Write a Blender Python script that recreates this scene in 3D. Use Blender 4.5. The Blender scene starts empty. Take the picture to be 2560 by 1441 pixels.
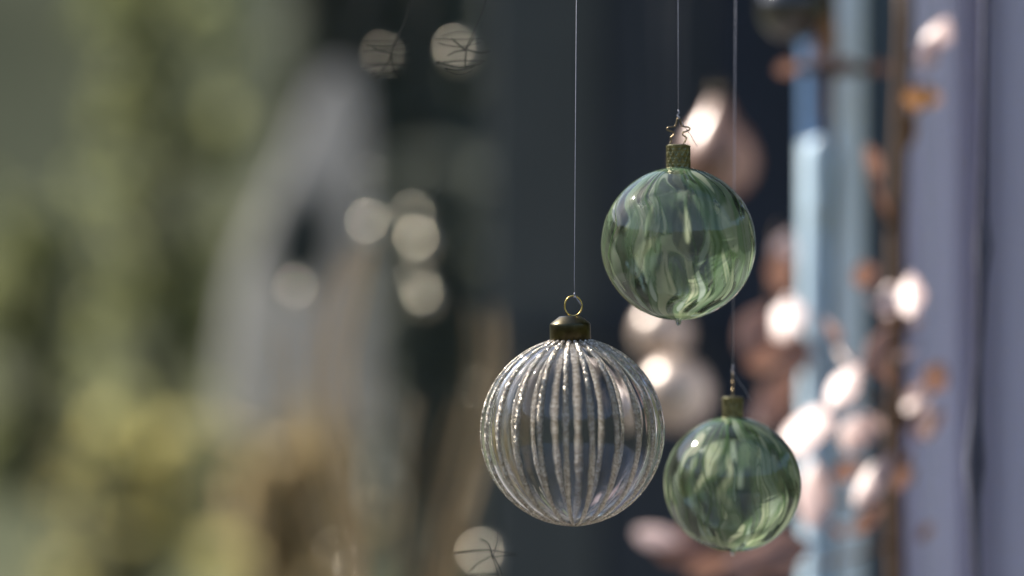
import bpy, math, random
import numpy as np
from mathutils import Vector, Matrix, Quaternion, noise

# ------------------------------------------------------------------ camera, light, exposure
S = bpy.context.scene
CH = 1.45                                  # camera height above the lawn
FOCUS = 1.24
K = 36.0 / 85.0 / 2560.0
cd = bpy.data.cameras.new('camera')
cam = bpy.data.objects.new('camera', cd)
S.collection.objects.link(cam)
cam.location = (0, 0, CH)
cam.rotation_euler = (math.radians(90), 0, 0)
cd.lens = 85; cd.sensor_width = 36
cd.clip_start = 0.02; cd.clip_end = 500
cd.dof.use_dof = True
cd.dof.focus_distance = FOCUS
cd.dof.aperture_fstop = 2.0
S.camera = cam

SUN = Vector((-0.60, 0.42, 0.68)).normalized()      # towards the sun
W = bpy.data.worlds.new('World'); S.world = W
W.use_nodes = True
wt = W.node_tree
bg = wt.nodes['Background']
sky = wt.nodes.new('ShaderNodeTexSky')
sky.sky_type = 'NISHITA'; sky.sun_disc = False
sky.sun_elevation = math.asin(SUN.z)
sky.sun_rotation = math.atan2(SUN.x, SUN.y)
wt.links.new(sky.outputs[0], bg.inputs[0])
bg.inputs[1].default_value = 0.09
ld = bpy.data.lights.new('sun', 'SUN')
ld.energy = 4.0; ld.angle = math.radians(0.5); ld.color = (1, 0.94, 0.85)
sun = bpy.data.objects.new('sun', ld); S.collection.objects.link(sun)
sun.rotation_euler = SUN.to_track_quat('Z', 'Y').to_euler()
sun.location = SUN * 20
S.view_settings.view_transform = 'Standard'
S.view_settings.look = 'None'
S.view_settings.exposure = 1.55
S.view_settings.gamma = 1
S.render.engine = 'CYCLES'
S.cycles.use_denoising = True
S.cycles.max_bounces = 16
S.cycles.transmission_bounces = 14
S.cycles.transparent_max_bounces = 24
S.cycles.glossy_bounces = 6
S.cycles.diffuse_bounces = 3
S.cycles.sample_clamp_indirect = 6
S.cycles.use_adaptive_sampling = False

random.seed(4)
RNG = np.random.RandomState(4)


def P(px, py, D):
    """point seen at photograph pixel (px, py), D metres in front of the camera"""
    return Vector(((px - 1280) * K * D, D, CH - (py - 720.5) * K * D))


def px(n, D):
    return n * K * D


# ------------------------------------------------------------------ helpers
def tag(o, label=None, cat=None, group=None, kind=None):
    if label: o['label'] = label
    if cat: o['category'] = cat
    if group: o['group'] = group
    if kind: o['kind'] = kind
    return o


def link(o, parent=None):
    S.collection.objects.link(o)
    if parent is not None:
        o.parent = parent
    return o


def empty(name, loc):
    o = bpy.data.objects.new(name, None)
    o.empty_display_size = 0.02
    o.location = loc
    return link(o)


class MB:
    def __init__(self):
        self.v, self.f = [], []

    def add(self, vs, fs):
        b = len(self.v)
        self.v += [tuple(p) for p in vs]
        self.f += [tuple(i + b for i in q) for q in fs]
        return self

    def tube(self, path, r, sides=8, caps=True, closed=False):
        path = [Vector(p) for p in path]
        n = len(path)
        rs = r if isinstance(r, (list, tuple)) else [r] * n
        vs, fs = [], []
        up = None
        for i, p in enumerate(path):
            a = path[(i - 1) % n] if (closed or i > 0) else p
            b = path[(i + 1) % n] if (closed or i < n - 1) else p
            t = (b - a).normalized()
            if up is None:
                up = t.orthogonal().normalized()
            up = (up - t * up.dot(t))
            up = up.normalized() if up.length > 1e-6 else t.orthogonal().normalized()
            s = t.cross(up)
            for k in range(sides):
                w = 2 * math.pi * k / sides
                vs.append(p + (up * math.cos(w) + s * math.sin(w)) * rs[i])
        for i in range(n if closed else n - 1):
            j = (i + 1) % n
            for k in range(sides):
                l = (k + 1) % sides
                fs.append((i * sides + k, i * sides + l, j * sides + l, j * sides + k))
        if caps and not closed:
            fs.append(tuple(range(sides - 1, -1, -1)))
            fs.append(tuple((n - 1) * sides + k for k in range(sides)))
        return self.add(vs, fs)

    def lathe(self, prof, seg=32, o=(0, 0, 0), rfun=None):
        o = Vector(o)
        vs, fs = [], []
        for i, (r, z) in enumerate(prof):
            for k in range(seg):
                w = 2 * math.pi * k / seg
                rr = r if rfun is None else rfun(r, z, w)
                vs.append(o + Vector((rr * math.cos(w), rr * math.sin(w), z)))
        for i in range(len(prof) - 1):
            for k in range(seg):
                l = (k + 1) % seg
                fs.append((i * seg + k, i * seg + l, (i + 1) * seg + l, (i + 1) * seg + k))
        return self.add(vs, fs)

    def box(self, lo, hi, bev=0.0):
        x0, y0, z0 = lo; x1, y1, z1 = hi
        b = bev
        pr = [(x0 + b, y0), (x1 - b, y0), (x1, y0 + b), (x1, y1 - b), (x1 - b, y1), (x0 + b, y1), (x0, y1 - b), (x0, y0 + b)] if b else \
             [(x0, y0), (x1, y0), (x1, y1), (x0, y1)]
        n = len(pr)
        vs = [(x, y, z0) for x, y in pr] + [(x, y, z1) for x, y in pr]
        fs = [(i, (i + 1) % n, n + (i + 1) % n, n + i) for i in range(n)]
        fs += [tuple(range(n - 1, -1, -1)), tuple(range(n, 2 * n))]
        return self.add(vs, fs)

    def mesh(self, name, mat, smooth=True):
        me = bpy.data.meshes.new(name)
        me.from_pydata(self.v, [], self.f)
        me.polygons.foreach_set('use_smooth', [smooth] * len(me.polygons))
        if mat: me.materials.append(mat)
        me.update()
        return me

    def build(self, name, mat, parent=None, smooth=True):
        return link(bpy.data.objects.new(name, self.mesh(name, mat, smooth)), parent)


# ------------------------------------------------------------------ materials
def newmat(name):
    m = bpy.data.materials.new(name); m.use_nodes = True
    nt = m.node_tree
    return m, nt, nt.nodes, nt.links, nt.nodes['Principled BSDF'], nt.nodes['Material Output']


def ramp(nodes, stops):
    r = nodes.new('ShaderNodeValToRGB')
    e = r.color_ramp.elements
    e[0].position, e[0].color = stops[0][0], (*stops[0][1], 1)
    e[1].position, e[1].color = stops[-1][0], (*stops[-1][1], 1)
    for p, c in stops[1:-1]:
        x = e.new(p); x.color = (*c, 1)
    return r


def simple(name, c0, c1, rough=0.5, metal=0.0, scale=40.0, bump=0.0, spec=0.5, transl=0.0, stretch=(1, 1, 1), sheen=0.0, coat=0.0):
    """noise-varied principled surface, optionally part translucent (leaves, cloth)"""
    m, nt, N, L, b, out = newmat(name)
    tc = N.new('ShaderNodeTexCoord'); mp = N.new('ShaderNodeMapping')
    mp.inputs['Scale'].default_value = stretch
    L.new(tc.outputs['Object'], mp.inputs[0])
    nz = N.new('ShaderNodeTexNoise'); nz.inputs['Scale'].default_value = scale; nz.inputs['Detail'].default_value = 5
    L.new(mp.outputs[0], nz.inputs['Vector'])
    r = ramp(N, [(0.3, c0), (0.7, c1)])
    L.new(nz.outputs['Fac'], r.inputs[0])
    L.new(r.outputs[0], b.inputs['Base Color'])
    b.inputs['Roughness'].default_value = rough
    b.inputs['Metallic'].default_value = metal
    b.inputs['Specular IOR Level'].default_value = spec
    if coat: b.inputs['Coat Weight'].default_value = coat
    if bump:
        bp = N.new('ShaderNodeBump'); bp.inputs['Strength'].default_value = bump; bp.inputs['Distance'].default_value = 0.001
        L.new(nz.outputs['Fac'], bp.inputs['Height']); L.new(bp.outputs[0], b.inputs['Normal'])
    if transl:
        t = N.new('ShaderNodeBsdfTranslucent'); L.new(r.outputs[0], t.inputs[0])
        mx = N.new('ShaderNodeMixShader'); mx.inputs[0].default_value = transl
        L.new(b.outputs[0], mx.inputs[1]); L.new(t.outputs[0], mx.inputs[2]); L.new(mx.outputs[0], out.inputs[0])
    return m


M = {}
M['brass_dark'] = simple('aged_brass', (0.055, 0.045, 0.024), (0.10, 0.082, 0.045), 0.30, 1.0, 260, 0.05)
M['brass_olive'] = simple('olive_brass', (0.11, 0.10, 0.05), (0.27, 0.25, 0.13), 0.38, 1.0, 420, 0.25)
M['gold'] = simple('gold_wire', (0.55, 0.38, 0.10), (0.75, 0.55, 0.2), 0.25, 1.0, 90)
M['bronze_wire'] = simple('bronze_wire', (0.16, 0.12, 0.07), (0.26, 0.2, 0.12), 0.35, 1.0, 200)
M['dark_thread'] = simple('dark_thread', (0.06, 0.06, 0.065), (0.1, 0.1, 0.105), 0.6, 0, 600)
M['thread'] = simple('thread', (0.22, 0.225, 0.28), (0.32, 0.325, 0.39), 0.5, 0, 600)


def clear_glass():
    m, nt, N, L, b, out = newmat('clear_glass')
    g = N.new('ShaderNodeBsdfGlass'); g.inputs['IOR'].default_value = 1.29; g.inputs['Roughness'].default_value = 0.0
    g.inputs['Color'].default_value = (0.97, 0.975, 0.985, 1)
    tc = N.new('ShaderNodeTexCoord')
    nz = N.new('ShaderNodeTexNoise'); nz.inputs['Scale'].default_value = 70; nz.inputs['Detail'].default_value = 2
    L.new(tc.outputs['Object'], nz.inputs['Vector'])
    bp = N.new('ShaderNodeBump'); bp.inputs['Strength'].default_value = 0.05; bp.inputs['Distance'].default_value = 0.002
    L.new(nz.outputs['Fac'], bp.inputs['Height']); L.new(bp.outputs[0], g.inputs['Normal'])
    L.new(g.outputs[0], out.inputs[0])
    return m


def marbled_glass():
    """thin blown glass: clear where the colour attribute's alpha is low, milky green where it is high"""
    m, nt, N, L, b, out = newmat('marbled_green_glass')
    at = N.new('ShaderNodeAttribute'); at.attribute_name = 'streak'
    df = N.new('ShaderNodeBsdfDiffuse'); tl = N.new('ShaderNodeBsdfTranslucent')
    L.new(at.outputs['Color'], df.inputs[0]); L.new(at.outputs['Color'], tl.inputs[0])
    body = N.new('ShaderNodeMixShader'); body.inputs[0].default_value = 0.5
    L.new(df.outputs[0], body.inputs[1]); L.new(tl.outputs[0], body.inputs[2])
    tr = N.new('ShaderNodeBsdfTransparent')
    lw = N.new('ShaderNodeLayerWeight'); lw.inputs['Blend'].default_value = 0.5
    rt = ramp(N, [(0.0, (0.93, 0.965, 0.93)), (0.6, (0.86, 0.92, 0.86)), (0.93, (0.70, 0.82, 0.71)), (1.0, (0.62, 0.74, 0.63))])
    L.new(lw.outputs['Facing'], rt.inputs[0]); L.new(rt.outputs[0], tr.inputs[0])
    mx = N.new('ShaderNodeMixShader')
    ic = N.new('ShaderNodeMath'); ic.operation = 'SUBTRACT'; ic.inputs[0].default_value = 1.0; L.new(lw.outputs['Facing'], ic.inputs[1])
    ic2 = N.new('ShaderNodeMath'); ic2.operation = 'MAXIMUM'; L.new(ic.outputs[0], ic2.inputs[0]); ic2.inputs[1].default_value = 0.22
    ic3 = N.new('ShaderNodeMath'); ic3.operation = 'DIVIDE'; ic3.inputs[0].default_value = 1.0; L.new(ic2.outputs[0], ic3.inputs[1])
    om = N.new('ShaderNodeMath'); om.operation = 'SUBTRACT'; om.inputs[0].default_value = 1.0; L.new(at.outputs['Alpha'], om.inputs[1])
    pw = N.new('ShaderNodeMath'); pw.operation = 'POWER'; L.new(om.outputs[0], pw.inputs[0]); L.new(ic3.outputs[0], pw.inputs[1])
    ap = N.new('ShaderNodeMath'); ap.operation = 'SUBTRACT'; ap.inputs[0].default_value = 1.0; L.new(pw.outputs[0], ap.inputs[1])
    L.new(ap.outputs[0], mx.inputs[0]); L.new(tr.outputs[0], mx.inputs[1]); L.new(body.outputs[0], mx.inputs[2])
    gl = N.new('ShaderNodeBsdfGlossy'); gl.inputs['Roughness'].default_value = 0.045
    tc = N.new('ShaderNodeTexCoord')
    nz = N.new('ShaderNodeTexNoise'); nz.inputs['Scale'].default_value = 55; nz.inputs['Detail'].default_value = 1
    L.new(tc.outputs['Object'], nz.inputs['Vector'])
    bp = N.new('ShaderNodeBump'); bp.inputs['Strength'].default_value = 0.10; bp.inputs['Distance'].default_value = 0.002
    L.new(nz.outputs['Fac'], bp.inputs['Height']); L.new(bp.outputs[0], gl.inputs['Normal'])
    fr = N.new('ShaderNodeFresnel'); fr.inputs['IOR'].default_value = 1.47
    fn = N.new('ShaderNodeMixShader')
    L.new(fr.outputs[0], fn.inputs[0]); L.new(mx.outputs[0], fn.inputs[1]); L.new(gl.outputs[0], fn.inputs[2])
    L.new(fn.outputs[0], out.inputs[0])
    return m


def glitter_mat():
    m, nt, N, L, b, out = newmat('champagne_glitter')
    tc = N.new('ShaderNodeTexCoord')
    vo = N.new('ShaderNodeTexVoronoi'); vo.inputs['Scale'].default_value = 1700
    L.new(tc.outputs['Object'], vo.inputs['Vector'])
    sp = N.new('ShaderNodeSeparateColor'); L.new(vo.outputs['Color'], sp.inputs[0])
    r = ramp(N, [(0.0, (0.20, 0.17, 0.13)), (0.55, (0.42, 0.37, 0.30)), (1.0, (0.80, 0.76, 0.70))])
    L.new(sp.outputs[0], r.inputs[0]); L.new(r.outputs[0], b.inputs['Base Color'])
    b.inputs['Metallic'].default_value = 0.8
    b.inputs['Roughness'].default_value = 0.30
    t = N.new('ShaderNodeBsdfTranslucent'); L.new(r.outputs[0], t.inputs[0])
    mx = N.new('ShaderNodeMixShader'); mx.inputs[0].default_value = 0.3
    L.new(b.outputs[0], mx.inputs[1]); L.new(t.outputs[0], mx.inputs[2]); L.new(mx.outputs[0], out.inputs[0])
    return m


M['clear'] = clear_glass()
M['marbled'] = marbled_glass()
M['glitter'] = glitter_mat()
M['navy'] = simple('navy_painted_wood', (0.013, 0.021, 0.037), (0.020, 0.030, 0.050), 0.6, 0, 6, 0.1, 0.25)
M['grey_wood'] = simple('edge_fade_wood', (0.052, 0.062, 0.062), (0.068, 0.078, 0.077), 0.6, 0, 6, 0.1, 0.3)  # paler edge board, the soft fade into the dark wall put into its colour
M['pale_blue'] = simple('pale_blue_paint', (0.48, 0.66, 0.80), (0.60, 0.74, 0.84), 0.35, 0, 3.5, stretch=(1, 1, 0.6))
M['mid_wood'] = simple('mid_fade_wood', (0.024, 0.033, 0.043), (0.034, 0.043, 0.055), 0.6, 0, 6, 0.1, 0.3)  # in-between board colour, next step of the same painted fade
M['white_blue'] = simple('whitish_blue_paint', (0.68, 0.80, 0.86), (0.76, 0.85, 0.88), 0.35, 0, 3.5, stretch=(1, 1, 0.6))
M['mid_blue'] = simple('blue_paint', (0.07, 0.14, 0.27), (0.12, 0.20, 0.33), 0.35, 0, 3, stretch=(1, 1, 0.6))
M['slate'] = simple('slate_blue_paint', (0.045, 0.07, 0.10), (0.065, 0.095, 0.125), 0.5, 0, 5)
M['curtain'] = simple('lavender_linen', (0.70, 0.69, 0.82), (0.77, 0.76, 0.88), 0.9, 0, 900, 0.3, 0.2, 0.15, (1, 1, 0.2))
M['copper_leaf'] = simple('copper_leaf', (0.23, 0.115, 0.08), (0.38, 0.205, 0.15), 0.42, 0.0, 60, 0.1, 0.6, 0.25)
M['pink_leaf'] = simple('pale_pink_leaf', (0.50, 0.33, 0.29), (0.66, 0.47, 0.43), 0.42, 0.0, 60, 0.1, 0.6, 0.2)
M['orange_leaf'] = simple('amber_leaf', (0.30, 0.14, 0.06), (0.42, 0.22, 0.10), 0.5, 0.0, 60, 0.1, 0.4, 0.4)
M['stem'] = simple('brown_stem', (0.06, 0.032, 0.014), (0.115, 0.06, 0.026), 0.7, 0, 120, 0.3)
M['copper_glass'] = simple('copper_lacquer', (0.13, 0.06, 0.035), (0.22, 0.11, 0.07), 0.45, 0.3, 25, 0.0, 0.6, 0, coat=0.6)
M['copper_glass'].node_tree.nodes['Principled BSDF'].inputs['Coat Roughness'].default_value = 0.27
M['beige_glass'] = simple('beige_lacquer', (0.36, 0.27, 0.21), (0.48, 0.37, 0.30), 0.40, 0.3, 25, 0.0, 0.6, 0, coat=0.6)
M['beige_glass'].node_tree.nodes['Principled BSDF'].inputs['Coat Roughness'].default_value = 0.30
M['black_glass'] = simple('dark_brown_lacquer', (0.012, 0.010, 0.010), (0.025, 0.02, 0.018), 0.15, 0.0, 25, 0, 0.5, 0, coat=1)
M['silver'] = simple('pale_silver', (0.66, 0.60, 0.46), (0.76, 0.70, 0.56), 0.30, 1.0, 40)
M['bare_twig'] = simple('dark_twig_bark', (0.028, 0.030, 0.026), (0.040, 0.040, 0.034), 0.85, 0, 300, 0.2, 0.1)
M['straw'] = simple('dry_straw', (0.34, 0.25, 0.14), (0.50, 0.38, 0.22), 0.6, 0, 30, 0, 0.3, 0.3)
M['canvas'] = simple('grey_canvas', (0.33, 0.32, 0.31), (0.42, 0.41, 0.395), 0.9, 0, 3, 0, 0.2, 0.35)
_nt = M['canvas'].node_tree; _o = _nt.nodes['Material Output']; _src = _o.inputs[0].links[0].from_socket
_t = _nt.nodes.new('ShaderNodeBsdfTransparent'); _m = _nt.nodes.new('ShaderNodeMixShader'); _m.inputs[0].default_value = 0.38   # open weave
_nt.links.new(_src, _m.inputs[1]); _nt.links.new(_t.outputs[0], _m.inputs[2]); _nt.links.new(_m.outputs[0], _o.inputs[0])
M['dark_cloth'] = simple('dark_lining', (0.03, 0.034, 0.027), (0.045, 0.05, 0.04), 0.9, 0, 3)
M['bark'] = simple('bark', (0.06, 0.045, 0.03), (0.12, 0.09, 0.06), 0.9, 0, 6, 0.4)
M['lawn'] = simple('lawn', (0.026, 0.036, 0.014), (0.068, 0.068, 0.024), 0.9, 0, 0.25, 0, 0.2)


def leafmat(name, c0, c1, tr=0.45):
    return simple(name, c0, c1, 0.55, 0, 1.3, 0, 0.3, tr)


M['olive_leaves'] = leafmat('olive_leaves', (0.20, 0.225, 0.10), (0.30, 0.30, 0.14), 0.6)
M['grey_leaves'] = leafmat('grey_green_leaves', (0.19, 0.24, 0.16), (0.28, 0.33, 0.23), 0.6)
M['dark_leaves'] = leafmat('dark_leaves', (0.14, 0.15, 0.12), (0.19, 0.20, 0.165), 0.5)
M['yellow_leaves'] = leafmat('yellow_green_leaves', (0.38, 0.34, 0.13), (0.50, 0.44, 0.18), 0.6)
M['teal_leaves'] = leafmat('blue_green_leaves', (0.22, 0.30, 0.22), (0.30, 0.38, 0.29), 0.6)
M['rust_leaves'] = leafmat('rust_leaves', (0.36, 0.28, 0.15), (0.46, 0.36, 0.20), 0.6)

# ------------------------------------------------------------------ setting: lawn and grassy bank
def ss(a, b, x):
    t = max(0.0, min(1.0, (x - a) / (b - a)))
    return t * t * (3 - 2 * t)
gm = MB()
rings = [0, 4, 8, 11, 13, 15, 17, 19, 21, 23, 25, 27, 29, 31, 33, 36, 40, 50, 80, 160]
na = 96
for i, r in enumerate(rings):
    for k in range(na):
        w = 2 * math.pi * k / na
        x, y = r * math.cos(w), r * math.sin(w)
        nz = noise.noise(Vector((x * 0.16, y * 0.16, 0.3)))
        h = 13.0 * ss(12, 38, r * (1 + 0.12 * nz)) + 0.5 * nz * ss(9, 20, r)
        gm.v.append((x, y, h))
gm.f = [(i * na + k, (i + 1) * na + k, (i + 1) * na + (k + 1) % na, i * na + (k + 1) % na) for i in range(len(rings) - 1) for k in range(na)]
tag(gm.build('grassy_bank', M['lawn']), 'olive green lawn rising to a grassy bank, far out of focus', kind='structure')
tag(MB().box((-2.6, -5, -0.06), (5, 5.5, 0.05), 0.02).build('added_paving', simple('pale_stone', (0.10, 0.095, 0.085), (0.16, 0.15, 0.135), 0.8, 0, 7, 0.2), None, False), 'unseen grey stone paving added under the baubles for bounce light', kind='structure')  # unseen paving added to bounce light and tune the baubles' lower reflections

# ------------------------------------------------------------------ trees and shrubs (far, blurred)
def shrub(name, label, cat, px0, D, top_px, width_px, mat, seed, leaves=1500, size=0.10, base=0.0, group=None, depth=0.8, dens=0.12):
    leaves = int(leaves * dens); size *= 1.3; depth = 0.22
    rnd = np.random.RandomState(seed)
    x = (px0 - 1280) * K * D
    ztop = CH - (top_px - 720.5) * K * D
    w = width_px * K * D / 2
    root = empty(name, (x, D, 0))
    tag(root, label, cat, group)
    # limbs
    tb = MB()
    tips = []
    tb.tube([(0, 0, -0.1), (0.03, 0, ztop * 0.25), (-0.02, 0.03, ztop * 0.55), (0.02, 0, ztop * 0.85)], [0.09, 0.075, 0.05, 0.015], 8)
    for k in range(9):
        a = rnd.uniform(0, 6.28); h = ztop * rnd.uniform(0.15, 0.6)
        e = Vector((math.cos(a) * w * 0.7, math.sin(a) * w * 0.7 * depth, h + ztop * rnd.uniform(0.12, 0.35)))
        tb.tube([(0, 0, h), e * 0.5 + Vector((0, 0, h * 0.45)), e], [0.035, 0.022, 0.008], 6)
    tb.build('trunk', M['bark'], root)
    # clumps of leaves
    cl = []
    for k in range(220):
        t = rnd.uniform(0.06, 1.0)
        rr = w * (1 - 0.45 * t) * math.sqrt(rnd.uniform(0.05, 1))
        a = rnd.uniform(0, 6.28)
        cl.append((math.cos(a) * rr * 0.85, math.sin(a) * rr * 0.85 * depth, t * ztop * 0.93, rnd.uniform(0.12, 0.24) * w))
    cl = np.array(cl)
    idx = rnd.randint(0, len(cl), leaves)
    d = rnd.normal(size=(leaves, 3)); d /= np.linalg.norm(d, axis=1)[:, None]
    rad = cl[idx, 3] * rnd.uniform(0.3, 1, leaves) ** 0.5
    c = cl[idx, :3] + d * rad[:, None] * np.array([1, 0.4, 1])
    c[:, 2] = np.maximum(c[:, 2], 0.05)
    u = rnd.normal(size=(leaves, 3)); u /= np.linalg.norm(u, axis=1)[:, None]
    nn = rnd.normal(size=(leaves, 3)) + np.array([0, 0, 0.6]); v = np.cross(u, nn); v /= np.linalg.norm(v, axis=1)[:, None]
    s = size * rnd.uniform(0.6, 1.3, leaves)[:, None]
    q = np.stack([c - u * s, c + v * s * 0.45, c + u * s, c - v * s * 0.45], 1).reshape(-1, 3)
    me = bpy.data.meshes.new('crown')
    me.from_pydata(q.tolist(), [], [(4 * i, 4 * i + 1, 4 * i + 2, 4 * i + 3) for i in range(leaves)])
    me.materials.append(mat)
    tag(link(bpy.data.objects.new('crown', me), root), kind='stuff')
    return root


G = 'shrubs and trees at the back of the garden'
for i, (hx, hy, hs) in enumerate([(-3.4, -4.5, 31), (-1.2, -5.2, 32), (1.2, -5.0, 33), (3.6, -4.6, 34)]):  # hedge behind the camera, added to block sky and darken bauble reflections
    hb = shrub('added_hedge_shrub', 'unseen dark hedge shrub added behind the viewer to darken what the glass mirrors', 'shrub', 1280, 5.0, -560, 1300 * 2.2, M['dark_leaves'], hs, 2200, 0.13, group='added hedge behind the viewer')
    hb.location = (hx, hy, 0)
shrub('shrub', 'tall olive shrub behind the left side of the view', 'shrub', 400, 14.5, -260, 620, M['olive_leaves'], 12, 3200, 0.13, group=G, dens=0.09)
shrub('shrub', 'olive shrub at the left edge of the view', 'shrub', 70, 14.0, 430, 460, M['olive_leaves'], 13, 2400, 0.12, group=G, dens=0.08)
shrub('shrub', 'low yellow-green shrub at the bottom left of the lawn', 'shrub', 330, 10.5, 1050, 640, M['yellow_leaves'], 14, 1400, 0.09, group=G, dens=0.055)
shrub('shrub', 'low rust-brown shrub hiding the foot of the pale lantern', 'shrub', 720, 5.9, 1000, 520, M['rust_leaves'], 16, 1200, 0.06, group=G, dens=0.16)
shrub('evergreen_tree', 'dark evergreen tree rising behind the pale lantern', 'tree', 960, 13.0, -420, 800, M['dark_leaves'], 17, 3200, 0.16, group=G, dens=0.40)
shrub('evergreen_tree', 'dark evergreen tree behind the thread of the ribbed bauble', 'tree', 1330, 14.0, -420, 640, M['dark_leaves'], 18, 3200, 0.15, group=G, dens=0.24)
shrub('evergreen_shrub', 'dark evergreen shrub behind the dry grass', 'shrub', 1090, 10.0, 330, 430, M['dark_leaves'], 19, 2600, 0.10, group=G, dens=0.14)

# ------------------------------------------------------------------ pale pointed lantern on a post, blurred
D = 6.5
tent = empty('pointed_lantern', (px(780 - 1280, D), D, CH - px(1060 - 720, D)))
tag(tent, 'tall pale grey pointed gauze lantern with a dark slit, blurred behind the dry grass', 'lantern')
prof = [(1060, 560, 930), (980, 558, 930), (850, 565, 925), (720, 585, 920), (620, 615, 915), (520, 665, 905), (430, 705, 905), (340, 745, 905), (260, 775, 902), (205, 800, 890), (175, 830, 865)]
tb = MB(); seg = 40; vs = []; fs = []
for (py, xl, xr) in prof:
    c = (P(xl, py, D) + P(xr, py, D)) / 2 - tent.location
    r = px(xr - xl, D) / 2
    for k in range(seg):
        w = 2 * math.pi * k / seg
        rr = r * (1 + 0.035 * math.cos(10 * w))
        vs.append((c.x + rr * math.cos(w), c.y + 0.55 * rr * math.sin(w), c.z))
for i in range(len(prof) - 1):
    for k in range(seg):
        l = (k + 1) % seg
        fs.append((i * seg + k, i * seg + l, (i + 1) * seg + l, (i + 1) * seg + k))
fs.append(tuple((len(prof) - 1) * seg + k for k in range(seg)))
tb.add(vs, fs)
tb.build('canvas', M['canvas'], tent)
ob = MB()
vs = []; fs = []
for i, (py, h) in enumerate([(440, 3), (500, 44), (550, 72), (600, 84), (650, 82), (690, 60), (720, 20)]):
    for k, s in enumerate((-1, -0.5, 0, 0.5, 1)):
        c = P(772 - (py - 580) * 0.08 + s * h, py, D)
        vs.append(Vector((c.x, D - 0.16 - 0.02 * (1 - s * s), c.z)) - tent.location)
for i in range(6):
    for k in range(4):
        fs.append((i * 5 + k, i * 5 + k + 1, (i + 1) * 5 + k + 1, (i + 1) * 5 + k))
ob.add(vs, fs)
ob.build('opening', M['dark_cloth'], tent)
MB().box((-0.13, -0.10, 0.05 - tent.location.z), (0.13, 0.10, -0.002), 0.01).build('post', simple('brown_post', (0.34, 0.27, 0.16), (0.42, 0.34, 0.21), 0.8, 0, 9), tent, False)

# ------------------------------------------------------------------ the house at the right: navy wall, blue door frame, curtain
D = 3.0
wall = empty('navy_wall', (P(1900, 720, D).x, D, 0))
tag(wall, 'dark navy boarded wall behind the green baubles', 'wall')
x0 = px(1225 - 1280, D)
bw = 0.14
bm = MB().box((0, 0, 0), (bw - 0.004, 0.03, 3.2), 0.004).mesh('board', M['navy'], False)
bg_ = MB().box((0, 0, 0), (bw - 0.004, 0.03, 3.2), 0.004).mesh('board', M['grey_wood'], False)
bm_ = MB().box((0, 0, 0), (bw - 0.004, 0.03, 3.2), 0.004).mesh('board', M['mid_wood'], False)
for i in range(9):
    b = bpy.data.objects.new('board', bg_ if i == 0 else (bm_ if i == 1 else bm))  # first two boards paler, painting in a soft blurred tone fade
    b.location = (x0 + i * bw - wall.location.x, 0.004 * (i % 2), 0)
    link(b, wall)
MB().box((x0 - wall.location.x, 0.04, 0), (x0 + 9 * bw - wall.location.x, 0.14, 3.2)).build('backing', M['navy'], wall, False)
MB().box((x0 - wall.location.x + 0.02, -0.03, CH - px(845 - 720, D)), (x0 + 9 * bw - wall.location.x, -0.002, CH - px(828 - 720, D)), 0.004).build('rail', M['navy'], wall, False)

D = 1.86
frame = empty('door_frame', (px(2100 - 1280, D), D, 0))
tag(frame, 'door frame of blue and pale blue upright boards beside the lavender curtain', 'door frame')
def post(name, xa, xb, mat, y0=0.0, y1=0.05, za=0.0, zb=2.4, bev=0.004):
    fx = frame.location.x
    return MB().box((px(xa - 1280, D) - fx, y0, za), (px(xb - 1280, D) - fx, y1, zb), bev).build(name, mat, frame, False)
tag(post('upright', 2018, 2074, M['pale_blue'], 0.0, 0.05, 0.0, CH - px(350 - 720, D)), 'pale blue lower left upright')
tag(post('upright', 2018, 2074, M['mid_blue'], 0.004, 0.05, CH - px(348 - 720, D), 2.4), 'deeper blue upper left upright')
post('groove', 2075, 2092, M['slate'], 0.02, 0.05)
tag(post('upright', 2090, 2160, M['white_blue'], -0.01, 0.05), 'pale blue right upright')
tag(post('reveal', 2163, 2262, M['slate'], 0.02, 0.05), 'dark slate-blue reveal')
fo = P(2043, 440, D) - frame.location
MB().lathe([(0.0001, px(-110, D)), (px(22, D), px(-108, D)), (px(25, D), px(-70, D)), (px(29, D), px(-20, D)), (px(32, D), px(15, D)), (px(31, D), px(50, D)), (px(28, D), px(78, D)), (px(12, D), px(92, D)), (0.0001, px(95, D))], 28, (fo.x, -0.012, fo.z)).build('added_glow_knob', M['pale_blue'], frame)  # rounded block added to imitate the bright glow on the left upright

# unseen roof overhang, added to block sky and darken the bauble reflections
ev = empty('added_sky_blocker', (0.6, 1.0, 2.32))
tag(ev, 'unseen dark boarded roof overhang added above the baubles to block sky', 'roof')
em = MB().box((-0.068, 0.3, 0), (0.068, 2.3, 0.02), 0.004).mesh('board', M['navy'], False)
for i in range(13):
    b = bpy.data.objects.new('board', em); b.location = (-0.3 + i * 0.14, 0, 0.003 * (i % 2)); link(b, ev)
MB().box((-0.37, 0.3, 0.026), (1.45, 2.3, 0.12)).build('deck', M['navy'], ev, False)

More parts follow.
